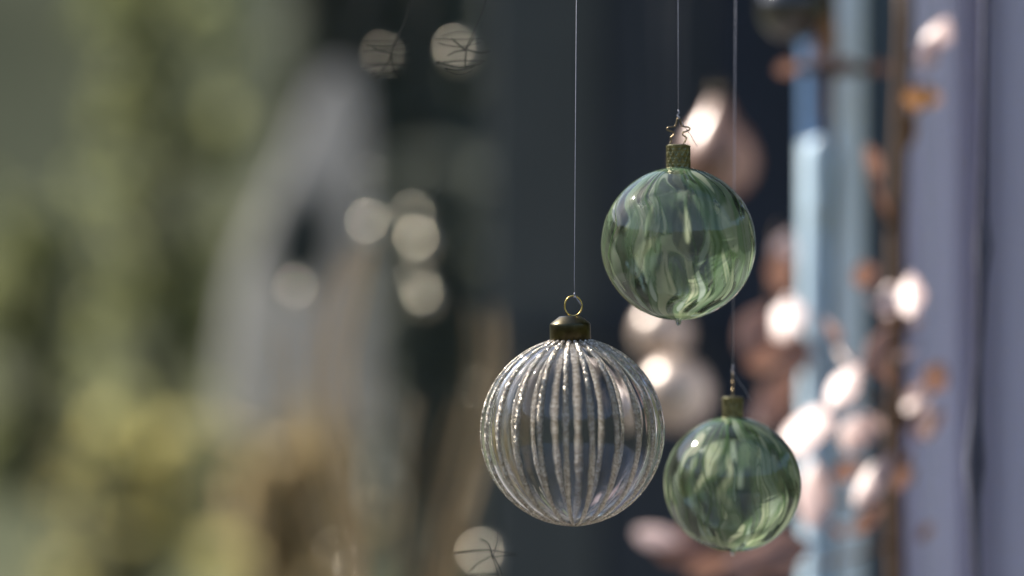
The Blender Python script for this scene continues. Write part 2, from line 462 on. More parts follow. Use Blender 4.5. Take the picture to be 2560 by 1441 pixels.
# curtain with folds
D = 1.95
cur = MB()
xs = [2235 + i * 3 for i in range(230)]
zs = [0.2, 0.8, 1.1, 1.3, 1.5, 1.7, 2.0, 2.5]
folds = [(2446, 18, -0.070), (2475, 8, 0.004), (2505, 14, -0.05), (2540, 22, -0.008), (2360, 60, 0.006), (2270, 24, -0.02), (2620, 30, 0.03), (2700, 30, -0.03), (2400, 14, 0.003), (2800, 30, 0.03), (2860, 30, -0.03)]
for z in zs:
    for x in xs:
        sh = 10 * math.sin(z * 3.0)
        y = D + px(x - 2330, D) * 0.35
        for c, s, a in folds:
            y -= a * math.exp(-((x - c - sh) / s) ** 2)
        y -= 0.004 * math.sin(x * 0.11 + z)
        cur.v.append((px(x - 1280, D), y, z))
nx = len(xs)
cur.f = [(i * nx + k, i * nx + k + 1, (i + 1) * nx + k + 1, (i + 1) * nx + k) for i in range(len(zs) - 1) for k in range(nx - 1)]
co = cur.build('curtain', M['curtain'])
sm = co.modifiers.new('thickness', 'SOLIDIFY'); sm.thickness = 0.002
tag(co, 'lavender grey linen curtain hanging in folds at the right edge', 'curtain')


D = 1.5
hc = empty('fold_shade_strip', P(2452, 720, D)); tag(hc, 'slim dark strip with two thick bulges, added as the shaded folds of the lavender curtain', 'dark strip')  # dark strip added in place of the shaded folds of the curtain
cp = [P(x, y, D) - hc.location for x, y in [(2462, -200), (2458, 300), (2454, 540), (2456, 620), (2452, 700), (2446, 900), (2438, 1050), (2434, 1160), (2436, 1260), (2442, 1441), (2446, 1700)]]
MB().tube(cp, [px(r, D) for r in (8, 8, 12, 21, 13, 8, 15, 26, 14, 8, 8)], 10).build('shade_strip', simple('fold_shade_dark', (0.05, 0.05, 0.075), (0.09, 0.09, 0.12), 0.9, 0, 200, 0.3), hc)

# ------------------------------------------------------------------ branch with dried leaves (right, blurred)
def leaf_mesh(mat, name='leaf', cup=0.12, nl=8, nw=4):
    """unit leaf: 2 long (along x), 2 wide, facing +z"""
    m = MB()
    for i in range(nl + 1):
        t = i / nl
        w = max(0.03, math.sin(math.pi * t ** 0.85) ** 0.75)
        for j in range(nw + 1):
            s = -1 + 2 * j / nw
            m.v.append((2 * t - 1, s * w * (1 + 0.10 * math.sin(9 * t + 2 * s)) + 0.12 * math.sin(2.6 * t), cup * (-(s * w) ** 2 - (2 * t - 1) ** 2 * 0.8) + 0.03 * (1 - abs(s))))
    m.f = [(i * (nw + 1) + j, (i + 1) * (nw + 1) + j, (i + 1) * (nw + 1) + j + 1, i * (nw + 1) + j + 1) for i in range(nl) for j in range(nw)]
    return m.mesh(name, mat)


LM = {k: leaf_mesh(M[k + '_leaf']) for k in ('copper', 'pink', 'orange')}
LIT = (SUN + Vector((0, -1, 0))).normalized()


def place_leaf(parent, kind, cx, cy, hl, hw, ang, normal, D):
    """leaf seen hl x hw pixels (half axes), long axis ang degrees anticlockwise from image right"""
    o = bpy.data.objects.new('leaf', LM[kind])
    nrm = Vector(normal).normalized()
    u = Vector((math.cos(math.radians(ang)), 0, math.sin(math.radians(ang))))
    ax = u - Vector((0, 1, 0)) * (u.dot(nrm) / nrm.y)   # in the leaf plane, seen along u
    st = ax.length
    ax.normalize()
    side = nrm.cross(ax)
    vis = Vector((side.x, 0, side.z)).length
    L = px(hl, D) * st * 0.92
    Wd = 0.90 * px(hw, D) / max(0.3, vis)
    R = Matrix((ax, side, nrm)).transposed().to_4x4()
    o.matrix_world = Matrix.Translation(P(cx, cy, D) - parent.location) @ R @ Matrix.Diagonal((L, Wd, (L + Wd) / 2, 1))
    return link(o, parent)


D = 1.72
branch = empty('leafy_branch', P(2245, 1441 + 500, D))
tag(branch, 'dried branch of copper and pale pink leaves with brown stem before the door frame', 'branch')
bl = branch.location
st = MB()
st.tube([P(x, y, D) - bl for x, y in [(2242, 1941), (2240, 1441), (2236, 1150), (2244, 900), (2240, 600), (2252, 300), (2262, 60), (2258, -150)]], [0.0062] * 5 + [0.006, 0.0055, 0.005], 8)
st.build('stem', M['stem'], branch)
tw = [[(2242, 1000), (2180, 1080), (2040, 1090)], [(2240, 1010), (2180, 1000), (2110, 960)], [(2244, 900), (2215, 850), (2228, 750)], [(2244, 880), (2262, 800), (2275, 740)],
      [(2238, 1100), (2270, 1050), (2345, 950)], [(2236, 1150), (2205, 1180), (2160, 1260)], [(2160, 1260), (2090, 1250), (2030, 1230)], [(2240, 600), (2200, 520), (2165, 420)],
      [(2250, 360), (2280, 290), (2330, 240)], [(2260, 150), (2300, 140), (2345, 80)], [(2240, 1350), (2150, 1390), (2000, 1420)]]
for t in tw:
    MB().tube([P(x, y, D - 0.01 * i) - bl for i, (x, y) in enumerate(t)], [0.0022, 0.0018, 0.001], 6).build('twig', M['stem'], branch)
lit = tuple(LIT)
n_dim = (0.35, -0.9, -0.2); n_side = (0.7, -0.6, 0.1); n_mid = (-0.1, -0.9, 0.4)
leaves = [
    # kind, cx, cy, half length, half width, angle, normal
    ('pink', 2225, 745, 48, 30, 80, lit), ('pink', 2278, 735, 60, 36, 82, lit), ('copper', 2195, 880, 80, 34, 62, n_mid), ('copper', 2165, 690, 40, 34, 30, n_dim),
    ('pink', 2110, 965, 74, 34, 55, lit), ('pink', 2015, 1080, 76, 62, 20, lit), ('pink', 2145, 1080, 62, 40, 60, (-0.35, -0.75, 0.55)),
    ('pink', 2285, 1032, 58, 30, 45, (-0.45, -0.65, 0.6)), ('copper', 2345, 945, 46, 40, 70, n_dim), ('copper', 2325, 1065, 56, 30, 40, n_dim),
    ('pink', 2185, 1200, 90, 30, 52, (-0.4, -0.7, 0.55)), ('pink', 2035, 1235, 92, 44, 85, (-0.45, -0.72, 0.5)), ('copper', 2120, 1180, 50, 30, 20, n_dim),
    ('copper', 2170, 1300, 60, 26, 40, n_dim), ('copper', 1960, 1385, 80, 60, 20, n_mid), ('copper', 1880, 1420, 80, 44, 0, n_mid),
    ('pink', 2345, 90, 66, 34, 62, (-0.5, -0.6, 0.6)), ('pink', 2325, 130, 60, 28, 66, n_mid), ('orange', 2312, 245, 66, 34, 5, n_side), ('orange', 2280, 325, 62, 18, 80, n_dim),
    ('copper', 2185, 405, 52, 24, -62, n_dim), ('copper', 2205, 500, 110, 10, -62, n_dim), ('copper', 2260, 1180, 60, 22, 70, n_dim), ('copper', 2235, 780, 40, 30, 60, n_dim),
]
for i in range(15):
    y = random.uniform(640, 1430)
    side_ = random.choice((-1, 1, 1, -1, -1))
    nr = Vector(random.choice([n_mid, n_dim, n_side, lit])) + Vector((random.uniform(-.3, .3), random.uniform(-.2, .1), random.uniform(-.3, .3)))
    nr.y = min(nr.y, -0.35)
    leaves.append((random.choice(('pink', 'copper', 'copper')), 2240 + side_ * random.uniform(12, 170 if side_ < 0 else 90), y, random.uniform(20, 44), random.uniform(9, 20), 90 - side_ * random.uniform(15, 75), tuple(nr)))
for k, cx, cy, hl, hw, an, nr in leaves:
    place_leaf(branch, k, cx, cy, hl, hw, an, nr, D - random.uniform(0.0, 0.05))

D = 1.88
br2 = empty('leafy_branch', P(1905, 1441 + 500, D))
tag(br2, 'thin dark branch of copper leaves rising between the green baubles and the blue door frame', 'branch')
b2 = br2.location
MB().tube([P(x, y, D) - b2 for x, y in [(1905, 1941), (1900, 1441), (1912, 1150), (1905, 950), (1925, 800), (1930, 640), (1945, 560)]], [0.002, 0.002, 0.0018, 0.0015, 0.0013, 0.001, 0.0008], 6).build('stem', M['stem'], br2)
for t in [[(1905, 1400), (1800, 1390), (1680, 1350)], [(1912, 1180), (1925, 1080), (1940, 1010)], [(1920, 830), (1945, 820), (1965, 790)]]:
    MB().tube([P(x, y, D - 0.008 * i) - b2 for i, (x, y) in enumerate(t)], [0.0014, 0.0012, 0.0008], 6).build('twig', M['stem'], br2)
for k, cx, cy, hl, hw, an, nr in [('pink', 1968, 790, 60, 48, 80, lit), ('copper', 1895, 825, 80, 50, 60, n_mid), ('copper', 1985, 865, 74, 50, 100, n_mid), ('copper', 1935, 890, 80, 40, 20, n_dim),
        ('pink', 1965, 625, 56, 34, 75, n_mid), ('copper', 1955, 680, 60, 36, 95, n_dim), ('copper', 1945, 1000, 84, 48, 70, n_mid), ('pink', 1915, 1030, 56, 30, 50, (0.1, -0.95, 0.1)), ('copper', 1975, 960, 56, 34, 60, n_side),
        ('pink', 1640, 1345, 62, 30, -14, (-0.35, -0.75, 0.55)), ('copper', 1725, 1330, 40, 24, 25, n_mid), ('copper', 1700, 1375, 84, 40, -10, n_mid), ('copper', 1890, 1400, 90, 46, 15, n_mid), ('copper', 1780, 1420, 70, 36, 10, n_dim)]:
    place_leaf(br2, k, cx, cy, hl, hw, an, nr, D - random.uniform(0.0, 0.04))

D = 1.80
tb2 = empty('hanging_twig', P(2080, -200, D))
tag(tb2, 'dark twig with amber and pale leaves hanging at the top before the blue door frame', 'twig')
t = tb2.location
MB().tube([P(x, y, D) - t for x, y in [(2080, -200), (2075, 0), (2078, 120), (2070, 300), (2078, 380)]], [0.005, 0.005, 0.0045, 0.003, 0.002], 8).build('stem', M['stem'], tb2)
MB().tube([P(x, y, D) - t for x, y in [(1950, 168), (2078, 172), (2215, 176)]], [0.0025, 0.005, 0.0025], 8).build('twig', M['stem'], tb2)
for k, cx, cy, hl, hw, an, nr in [('orange', 2072, 95, 70, 30, 85, n_dim), ('pink', 2050, 135, 34, 30, 60, n_mid), ('copper', 1970, 172, 34, 20, 10, n_dim), ('copper', 2198, 172, 34, 20, 0, n_dim), ('copper', 2110, 160, 34, 14, 10, n_dim)]:
    place_leaf(tb2, k, cx, cy, hl, hw, an, nr, D - 0.02)


# ------------------------------------------------------------------ blurred baubles behind
def hung_bauble(name, label, cat, cx, cy, rpx, D, mat, prof=None, group=None, thread=True, cap=True, tx=0):
    c = P(cx, cy, D); r = px(rpx, D)
    o = empty(name, c); tag(o, label, cat, group)
    if prof is None:
        prof = [(math.sin(math.pi * i / 24), -math.cos(math.pi * i / 24)) for i in range(25)]
    MB().lathe([(max(1e-5, a * r), b * r) for a, b in prof], 40).build('glass_body', mat, o)
    zt = max(b for a, b in prof) * r
    if cap:
        MB().lathe([(0.0001, zt - 0.06 * r), (0.2 * r, zt - 0.06 * r), (0.2 * r, zt + 0.16 * r), (0.14 * r, zt + 0.2 * r), (0.0001, zt + 0.2 * r)], 20).build('cap', M['brass_dark'], o)
        MB().tube([Vector((0.1 * r * math.cos(k * 0.5236), 0, zt + 0.28 * r + 0.1 * r * math.sin(k * 0.5236))) for k in range(12)], 0.012 * r, 6, closed=True).build('ring', M['bronze_wire'], o)
        zt += 0.38 * r
    if thread:
        top = P(cx + tx, -120, D) - c
        MB().tube([(0, 0, zt), ((top.x) * 0.5, 0, (zt + top.z) / 2), (top.x, 0, max(top.z, zt + 0.03))], 0.0002, 5).build('thread', M['dark_thread'], o)
    return o


drop = [(0.0, -1.0), (0.30, -0.95), (0.55, -0.83), (0.78, -0.62), (0.93, -0.36), (1.0, -0.05), (0.97, 0.22), (0.86, 0.50), (0.68, 0.78), (0.50, 1.02), (0.35, 1.25), (0.24, 1.48), (0.17, 1.62)]
CG = 'copper and beige baubles hanging out of focus behind'
hung_bauble('drop_bauble', 'blurred copper brown drop-shaped bauble hanging behind the larger green bauble', 'bauble', 1795, 405, 100, 2.0, M['copper_glass'], drop, CG)
hung_bauble('round_bauble', 'blurred beige round bauble seen between the ribbed bauble and the small green one', 'bauble', 1690, 985, 92, 2.0, M['beige_glass'], None, CG, tx=3)
hung_bauble('round_bauble', 'blurred pale beige bauble right below the larger green bauble', 'bauble', 1655, 835, 74, 2.05, M['beige_glass'], None, CG, tx=-4)
hung_bauble('round_bauble', 'blurred dark brown glossy bauble cut by the top edge', 'bauble', 1985, 20, 88, 1.8, M['black_glass'], None, CG)

# ------------------------------------------------------------------ small silver baubles whose sun glints blur into discs
SG = 'small silver baubles blurred into pale discs'
glints = [(1150, 132, 27, 2.75, 'bright pale disc, right of the two at the top'), (962, 140, 15, 2.8, 'dimmer pale disc, left of the two at the top'),
          (932, 570, 27, 2.8, 'pale disc right of the lantern slit'), (1040, 545, 20, 3.0, 'upper of the overlapping pale discs in the middle of the dry grass'),
          (1056, 612, 29, 2.9, 'lower of the overlapping pale discs in the middle of the dry grass'), (1050, 700, 16, 3.0, 'soft pale disc just above the lowest one in the dry grass'),
          (1068, 748, 25, 2.8, 'pale disc lowest of those in the dry grass'), (748, 728, 20, 2.9, 'faint wide disc just below the lantern slit'),
          (1215, 1398, 31, 3.1, 'large pale disc at the bottom left of the ribbed bauble'), (895, 1432, 22, 2.8, 'pale disc cut by the bottom edge among dry grass'),
          (838, 1372, 9, 2.8, 'very faint disc above the bottom edge left of the dry grass'), (1196, 972, 9, 2.7, 'very faint disc just left of the ribbed bauble'), (925, 435, 9, 2.8, 'very faint disc right of the top of the lantern')]
for cx, cy, r, D, lab in glints:
    o = hung_bauble('silver_bauble', 'small silver bauble: ' + lab, 'bauble', cx, cy, r, D, M['silver'], None, SG, cap=False)

# ------------------------------------------------------------------ dry grass bunch
D = 2.0
dg = empty('dry_grass_bunch', P(1000, 2300, D))
tag(dg, 'bunch of curved dry straw grass stalks, blurred left of the ribbed bauble', 'dry grass')
g0 = dg.location
def stalk(pts, r):
    a = [Vector((p[0], p[1], 0)) for p in pts]
    out = []
    n = len(a)
    for i in range(n - 1):
        p0, p1, p2, p3 = a[max(0, i - 1)], a[i], a[i + 1], a[min(n - 1, i + 2)]
        for s in range(5):
            t = s / 5
            out.append(0.5 * ((2 * p1) + (-p0 + p2) * t + (2 * p0 - 5 * p1 + 4 * p2 - p3) * t * t + (-p0 + 3 * p1 - 3 * p2 + p3) * t ** 3))
    out.append(a[-1])
    dd = D + random.uniform(-0.08, 0.08)
    path = [P(p.x, p.y, dd) - g0 for p in out]
    m = len(path)
    MB().tube(path, [r * (1 - 0.5 * i / m) for i in range(m)], 6).build('stalk', M['straw'], dg)
for i in range(13):
    j = random.uniform(-1, 1)
    stalk([(995 + 8 * j, 2300), (930 + 25 * j, 1700), (885 + 20 * j, 1330), (845 + 48 * j, 1080), (835 + 55 * j, 900), (870 + 50 * j, 720), (905 + 30 * j, 600 + 60 * random.random())], random.uniform(0.0006, 0.0013))
for i in range(8):
    j = random.uniform(-1, 1)
    stalk([(995 + 8 * j, 2300), (900 + 20 * j, 1650), (800 + 40 * j, 1300), (760 + 60 * j, 1050), (745 + 75 * j, 800 + 60 * random.random())], random.uniform(0.0006, 0.0010))
for i in range(10):
    j = random.uniform(-1, 1)
    stalk([(1005 + 8 * j, 2300), (1060 + 25 * j, 1650), (1115 + 50 * j, 1350), (1170 + 55 * j, 1120), (1205 + 50 * j, 920), (1200 + 60 * j, 740 + 80 * random.random())], random.uniform(0.0006, 0.0012))
for i in range(6):
    j = random.uniform(-1, 1)
    stalk([(1000 + 8 * j, 2300), (1010 + 40 * j, 1650), (1040 + 60 * j, 1250), (1080 + 100 * j, 1000)], random.uniform(0.0006, 0.0010))

# ------------------------------------------------------------------ fine bare twigs that draw dark lines across the pale discs
def bare_twig(label, root_px, strands, D):
    o = empty('bare_twig', P(*root_px, D)); tag(o, label, 'twig', 'fine bare twigs near the baubles')
    for st_, r in strands:
        a = [P(x, y, D) + Vector((0, random.uniform(-0.006, 0.006), 0)) - o.location for x, y in st_]
        out = []
        for i in range(len(a) - 1):
            p0, p1, p2, p3 = a[max(0, i - 1)], a[i], a[i + 1], a[min(len(a) - 1, i + 2)]
            for q_ in range(4):
                t_ = q_ / 4
                out.append(0.5 * ((2 * p1) + (-p0 + p2) * t_ + (2 * p0 - 5 * p1 + 4 * p2 - p3) * t_ * t_ + (-p0 + 3 * p1 - 3 * p2 + p3) * t_ ** 3))
        out.append(a[-1])
        MB().tube(out, [r * (1 - 0.4 * i / len(out)) for i in range(len(out))], 6).build('twig', M['bare_twig'], o)
    return o
def sprig(label, cx, cy, rad, root_px, D, sd, flat):
    rd = random.Random(sd)
    hub = (cx + rad * 0.25, cy - rad * 0.05)
    st_ = [([root_px, ((root_px[0] + hub[0]) / 2 + 12, (root_px[1] + hub[1]) / 2), hub], 0.0003)]
    for k in range(5):
        w = 6.28 * k / 5 + rd.uniform(-0.4, 0.4)
        ln = rad * rd.uniform(0.7, 1.05)
        e = (hub[0] + ln * math.cos(w), hub[1] + ln * math.sin(w))
        m_ = ((hub[0] + e[0]) / 2 + rd.uniform(-8, 8), (hub[1] + e[1]) / 2 + rd.uniform(-8, 8))
        st_.append(([hub, m_, e], rd.uniform(0.00022, 0.00045)))
    for k in range(flat):
        y0 = cy + rad * (0.30 + 0.62 * k / max(1, flat - 1)) * (1 if k % 3 else -0.7)
        hw_ = math.sqrt(max(rad * rad - (y0 - cy) ** 2, 90)) * rd.uniform(0.8, 1.1)
        st_.append(([(cx - hw_, y0 + rd.uniform(-6, 6)), (cx, y0 + rd.uniform(-5, 5)), (cx + hw_, y0 + rd.uniform(-7, 3))], rd.uniform(0.00022, 0.0004)))
    bare_twig(label, root_px, st_, D)
sprig('fine bare twigs crossing the pale disc right of the two at the top', 1148, 128, 62, (1225, -60), 1.30, 5, 7)
sprig('fine bare twigs crossing the dimmer disc left of the two at the top', 962, 138, 62, (1030, -60), 1.31, 9, 9)
sprig('fine bare twigs crossing the large pale disc at the bottom', 1212, 1396, 72, (1250, 1560), 1.30, 12, 3)

# ------------------------------------------------------------------ THE THREE BAUBLES
def smooth(a, b, x):
    t = np.clip((x - a) / (b - a), 0, 1)
    return t * t * (3 - 2 * t)


def paint_streaks(TH, PH, seed):
    """colour and opacity of the milky green streaks melted into the glass; TH from the top, PH round the axis"""
    rnd = np.random.RandomState(seed)
    ST = np.sin(TH)
    col = np.zeros(TH.shape + (3,)) + np.array([0.50, 0.62, 0.50])
    al = np.zeros(TH.shape) + 0.045

    def dphi(c):
        d = (PH - c + np.pi) % (2 * np.pi) - np.pi
        return d

    def over(mask, c):
        nonlocal col, al
        c = np.asarray(c)
        na = mask + al * (1 - mask)
        w = (mask / np.maximum(na, 1e-4))[..., None]
        col = col * (1 - w) + c * w
        al = na

    def wig(c, amp, th):
        p1, p2 = rnd.uniform(0, 6.28, 2)
        return c + amp * np.sin(th * 2.1 + p1) + amp * 0.5 * np.sin(th * 4.3 + p2)

    def field(nph_, nth_, seed2):
        """smooth random field, periodic round the axis, nph_ cells round and nth_ cells from pole to pole"""
        r2 = np.random.RandomState(seed2)
        g = r2.uniform(0, 1, (nth_ + 3, nph_))
        def at(y, x):
            yi = np.floor(y).astype(int); xi = np.floor(x).astype(int)
            fy = y - yi; fx = x - xi
            fy = fy * fy * (3 - 2 * fy); fx = fx * fx * (3 - 2 * fx)
            yi = np.clip(yi, 0, nth_ + 1)
            return (g[yi, xi % nph_] * (1 - fx) + g[yi, (xi + 1) % nph_] * fx) * (1 - fy) + (g[yi + 1, xi % nph_] * (1 - fx) + g[yi + 1, (xi + 1) % nph_] * fx) * fy
        return at
    warp = field(9, 7, seed + 100)
    warp2 = field(26, 14, seed + 101)
    PW = PH + 0.34 * (warp(TH / np.pi * 7, (PH / (2 * np.pi) % 1) * 9) - 0.5) + 0.09 * (warp2(TH / np.pi * 14, (PH / (2 * np.pi) % 1) * 26) - 0.5)
    def lay(n, m, sd, jag=0.0):
        f = field(n, m, seed + sd)
        return f(TH / np.pi * m + jag * warp2(TH / np.pi * 5, (PW / (2 * np.pi) % 1) * 26), (PW / (2 * np.pi) % 1) * n)
    # soft milky film pulled downwards
    f1 = lay(28, 3, 1)
    over(0.05 + 0.28 * smooth(0.35, 0.8, f1), [0.27, 0.37, 0.26])
    # lobed veils with dark outlines
    for sd, n, m, lo, ed, c, aa in [(2, 19, 3, 0.60, 0.06, [0.33, 0.43, 0.33], 0.34), (3, 27, 4, 0.62, 0.06, [0.42, 0.50, 0.36], 0.46), (4, 36, 3, 0.60, 0.06, [0.17, 0.27, 0.15], 0.5), (5, 44, 5, 0.70, 0.06, [0.56, 0.62, 0.42], 0.6)]:
        f = lay(n, m, sd, 0.8)
        over(smooth(lo - 0.09, lo - 0.02, f) * smooth(lo + 0.06, lo, f) * 0.5, [0.10, 0.17, 0.08])
        over(smooth(lo - 0.01, lo + ed, f) * aa, c)
        over(smooth(lo + 0.12, lo + 0.22, f) * 0.35, [0.14, 0.23, 0.13])
    # clear windows left between the streaks
    fw = lay(24, 5, 7, 0.6)
    al = al * (1 - 0.72 * smooth(0.50, 0.66, fw))
    # tear drops: thin dark tail above, pale milky drop below
    for k in range(40):
        c = rnd.uniform(-np.pi, np.pi)
        t1 = rnd.choice([rnd.uniform(1.3, 1.9), rnd.uniform(1.9, 2.65), rnd.uniform(2.1, 2.65)])
        ln = rnd.uniform(0.35, 0.95); t0 = t1 - ln
        w = rnd.uniform(0.04, 0.10)
        lean = rnd.normal() * 0.12
        cc = wig(c, 0.06, TH) + lean * (TH - t1) + 0.5 * (PH - PW)
        d = np.abs(dphi(cc)) * np.maximum(ST, 0.3)
        s = np.clip((TH - t0) / ln, 0, 1)
        ww = w * np.clip(s, 0, 1) ** 1.2 * np.sqrt(np.clip((1 - s) / 0.25, 0, 1)) + 1e-4
        q = d / ww
        inn = (TH > t0) * (TH < t1)
        over(smooth(1.3, 0.9, q) * inn * 0.7, np.array([0.10, 0.18, 0.085]))
        pale = np.array([0.60, 0.66, 0.46]) if rnd.uniform() < 0.5 else np.array([0.44, 0.54, 0.46])
        over(smooth(1.0, 0.45, q) * inn * smooth(0.2, 0.65, s) * rnd.uniform(0.4, 0.9), pale * rnd.uniform(0.85, 1.3))
        if rnd.uniform() < 0.45:      # hollow drops: green window inside a milky rim
            over(smooth(0.6, 0.25, q) * inn * smooth(0.45, 0.75, s) * 0.7, np.array([0.19, 0.29, 0.18]))
    # thin dark green lines
    for k in range(24):
        c = rnd.uniform(-np.pi, np.pi); w = rnd.uniform(0.015, 0.042)
        t1 = rnd.uniform(1.5, 2.8)
        cc = wig(c, 0.05, TH) + 0.8 * (PH - PW)
        d = np.abs(dphi(cc)) * np.maximum(ST, 0.25)
        ww = w * (0.6 + 0.4 * np.sin(TH * 3 + rnd.uniform(0, 6)))
        m = smooth(1.3, 0.3, d / ww) * smooth(t1, t1 - 0.25, TH) * smooth(0.0, 0.2, TH)
        over(m * rnd.uniform(0.45, 0.8), np.array([0.075, 0.145, 0.055]) * rnd.uniform(0.8, 1.3))
    # milky pools at the bottom and the gathered collar at the top
    for k in range(9):
        c = rnd.uniform(-np.pi, np.pi); t = rnd.uniform(2.35, 2.85)
        d = np.sqrt((dphi(c) * ST / 1.4) ** 2 + ((TH - t) / 0.8) ** 2)
        over(smooth(0.17, 0.08, d) * 0.5, [0.36, 0.46, 0.25])
    over(smooth(0.42, 0.2, TH) * 0.55, [0.15, 0.26, 0.15])
    over(smooth(2.85, 3.05, TH) * 0.5, [0.30, 0.42, 0.26])
    return np.clip(col * np.array([0.90, 0.85, 0.87]), 0, 1), np.clip(al * 0.80 - 0.06 * (1 - al), 0.03, 0.9)


def green_bauble(name, label, cx, cy, rpx, D, seed, star_turn, thread_top, tilt=0.0, oblate=0.985):
    c = P(cx, cy, D); R = px(rpx, D)
    o = empty(name, c)
    tag(o, label, 'bauble', 'marbled green glass baubles')
    nth, nph = 230, 380
    th = np.linspace(0.001, math.pi - 0.001, nth); ph = np.linspace(-math.pi, math.pi, nph, endpoint=False)
    TH, PH = np.meshgrid(th, ph, indexing='ij')
    col, al = paint_streaks(TH, PH, seed)
    rr = R * (1 + 0.006 * (al - 0.4)) * (1 + 0.006 * np.sin(2 * PH + seed) * np.sin(TH))
    X = rr * np.sin(TH) * np.sin(PH); Y = -rr * np.sin(TH) * np.cos(PH); Z = rr * np.cos(TH) * oblate
    V = np.stack([X, Y, Z], -1).reshape(-1, 3)
    i = np.arange(nth - 1)[:, None] * nph; k = np.arange(nph)[None, :]; k2 = (k + 1) % nph
    F = np.stack([i + k, i + nph + k, i + nph + k2, i + k2], -1).reshape(-1, 4)
    me = bpy.data.meshes.new('glass_ball')
    me.from_pydata(V.tolist(), [], F.tolist())
    me.polygons.foreach_set('use_smooth', [True] * len(me.polygons))
    a = me.color_attributes.new('streak', 'FLOAT_COLOR', 'POINT')
    a.data.foreach_set('color', np.concatenate([col.reshape(-1, 3), al.reshape(-1, 1)], 1).astype(np.float32).ravel())
    me.materials.append(M['marbled'])
    link(bpy.data.objects.new('glass_ball', me), o)
    # melted tip below
    MB().lathe([(0.0001, -R * 1.055), (R * 0.018, -R * 1.05), (R * 0.032, -R * 1.03), (R * 0.036, -R * 1.0), (R * 0.06, -R * 0.972)], 16).build('glass_tip', M['clear'], o)
    # embossed cap
    rc = R * 0.150; z0 = R * 0.955; z1 = R * 1.265
    seg = 96; rows = 40
    prof = [(rc * 0.97, z0 + (z1 - z0) * i / rows) for i in range(rows + 1)]
    def emb(r, z, w):
        t = (z - z0) / (z1 - z0)
        a = abs(((w * 6 / math.pi + t * 2) % 1) - 0.5); b = abs(((w * 6 / math.pi - t * 2) % 1) - 0.5)
        dia = 1.0 if min(a, b) < 0.12 else 0.0
        band = 1.0 if (t > 0.90 or t < 0.06) else 0.0
        return r * (1 + 0.055 * 1.7 * max(dia * 0.8, band) + 0.01 * math.sin(9 * w))
    cap = MB().lathe(prof, seg, rfun=emb)
    cap.lathe([(rc * 1.0, z1), (rc * 0.9, z1 + 0.012 * R), (rc * 0.3, z1 + 0.015 * R), (0.0001, z1 + 0.012 * R)], seg)
    cap.lathe([(rc * 0.95, z0 + 0.01 * R), (rc * 1.08, z0 - 0.004 * R), (rc * 1.16, z0 - 0.022 * R), (rc * 1.05, z0 - 0.02 * R)], seg, rfun=lambda r, z, w: r * (1 + 0.035 * math.sin(18 * w)))
    cap.build('cap', M['brass_olive'], o)
    # star-shaped wire hanger
    zc = z1 + 0.005 * R
    pts = []
    s = R * 0.145
    for (x, z) in [(-0.75, -0.35), (-0.78, 0.05), (-0.62, 0.42), (-0.68, 0.68), (-0.38, 0.96), (-0.46, 1.18), (-0.98, 1.38), (-0.88, 1.60), (-0.38, 1.66), (-0.22, 1.86), (-0.1, 2.32), (0.02, 2.42), (0.14, 2.32),
                   (0.28, 1.86), (0.44, 1.66), (0.94, 1.58), (1.02, 1.36), (0.50, 1.14), (0.44, 0.94), (0.74, 0.66), (0.66, 0.44), (0.50, 0.1), (0.48, -0.35)]:
        pts.append(Vector((x * s, 0, zc + z * s)))
    path = []
    for i in range(len(pts) - 1):
        p0, p1, p2, p3 = pts[max(0, i - 1)], pts[i], pts[i + 1], pts[min(len(pts) - 1, i + 2)]
        for q in range(4):
            t = q / 4
            path.append(0.5 * ((2 * p1) + (-p0 + p2) * t + (2 * p0 - 5 * p1 + 4 * p2 - p3) * t * t + (-p0 + 3 * p1 - 3 * p2 + p3) * t ** 3))
    path.append(pts[-1])
    rot = Matrix.Rotation(star_turn, 4, 'Z')
    MB().tube([rot @ p for p in path], 0.00042, 8).build('star_hanger', M['bronze_wire'], o)
    # thread with knot and loose end
    zt = zc + 2.40 * s
    top = P(*thread_top, D) - c
    t = MB().tube([(0, 0, zt), (top.x * 0.3, 0, zt * 0.7 + top.z * 0.3), (top.x, 0, top.z)], 0.00016, 6)
    t.tube([(0, 0, zt - 0.0006), (0.0006, -0.0004, zt + 0.0005), (-0.0005, 0.0004, zt + 0.0016), (0.0004, 0, zt + 0.0028), (0, 0, zt + 0.0045)], 0.0004, 6)
    t.tube([(0, 0, zt + 0.001), (0.003, 0, zt - 0.004), (0.0065, 0.001, zt - 0.0085), (0.0098, 0.001, zt - 0.0145)], 0.00017, 6)
    t.build('thread', M['thread'], o)
    o.rotation_euler = (0, math.radians(tilt), 0)
    return o


green_bauble('green_glass_bauble', 'larger green marbled glass bauble hanging from a star-shaped wire, upper right', 1696, 610, 194, 1.262, 21, 0.0, (1694, -400))
green_bauble('green_glass_bauble', 'smaller green marbled glass bauble hanging lowest, with its hanger seen edge on', 1832, 1211, 171, 1.31, 37, math.radians(82), (1842, -400))

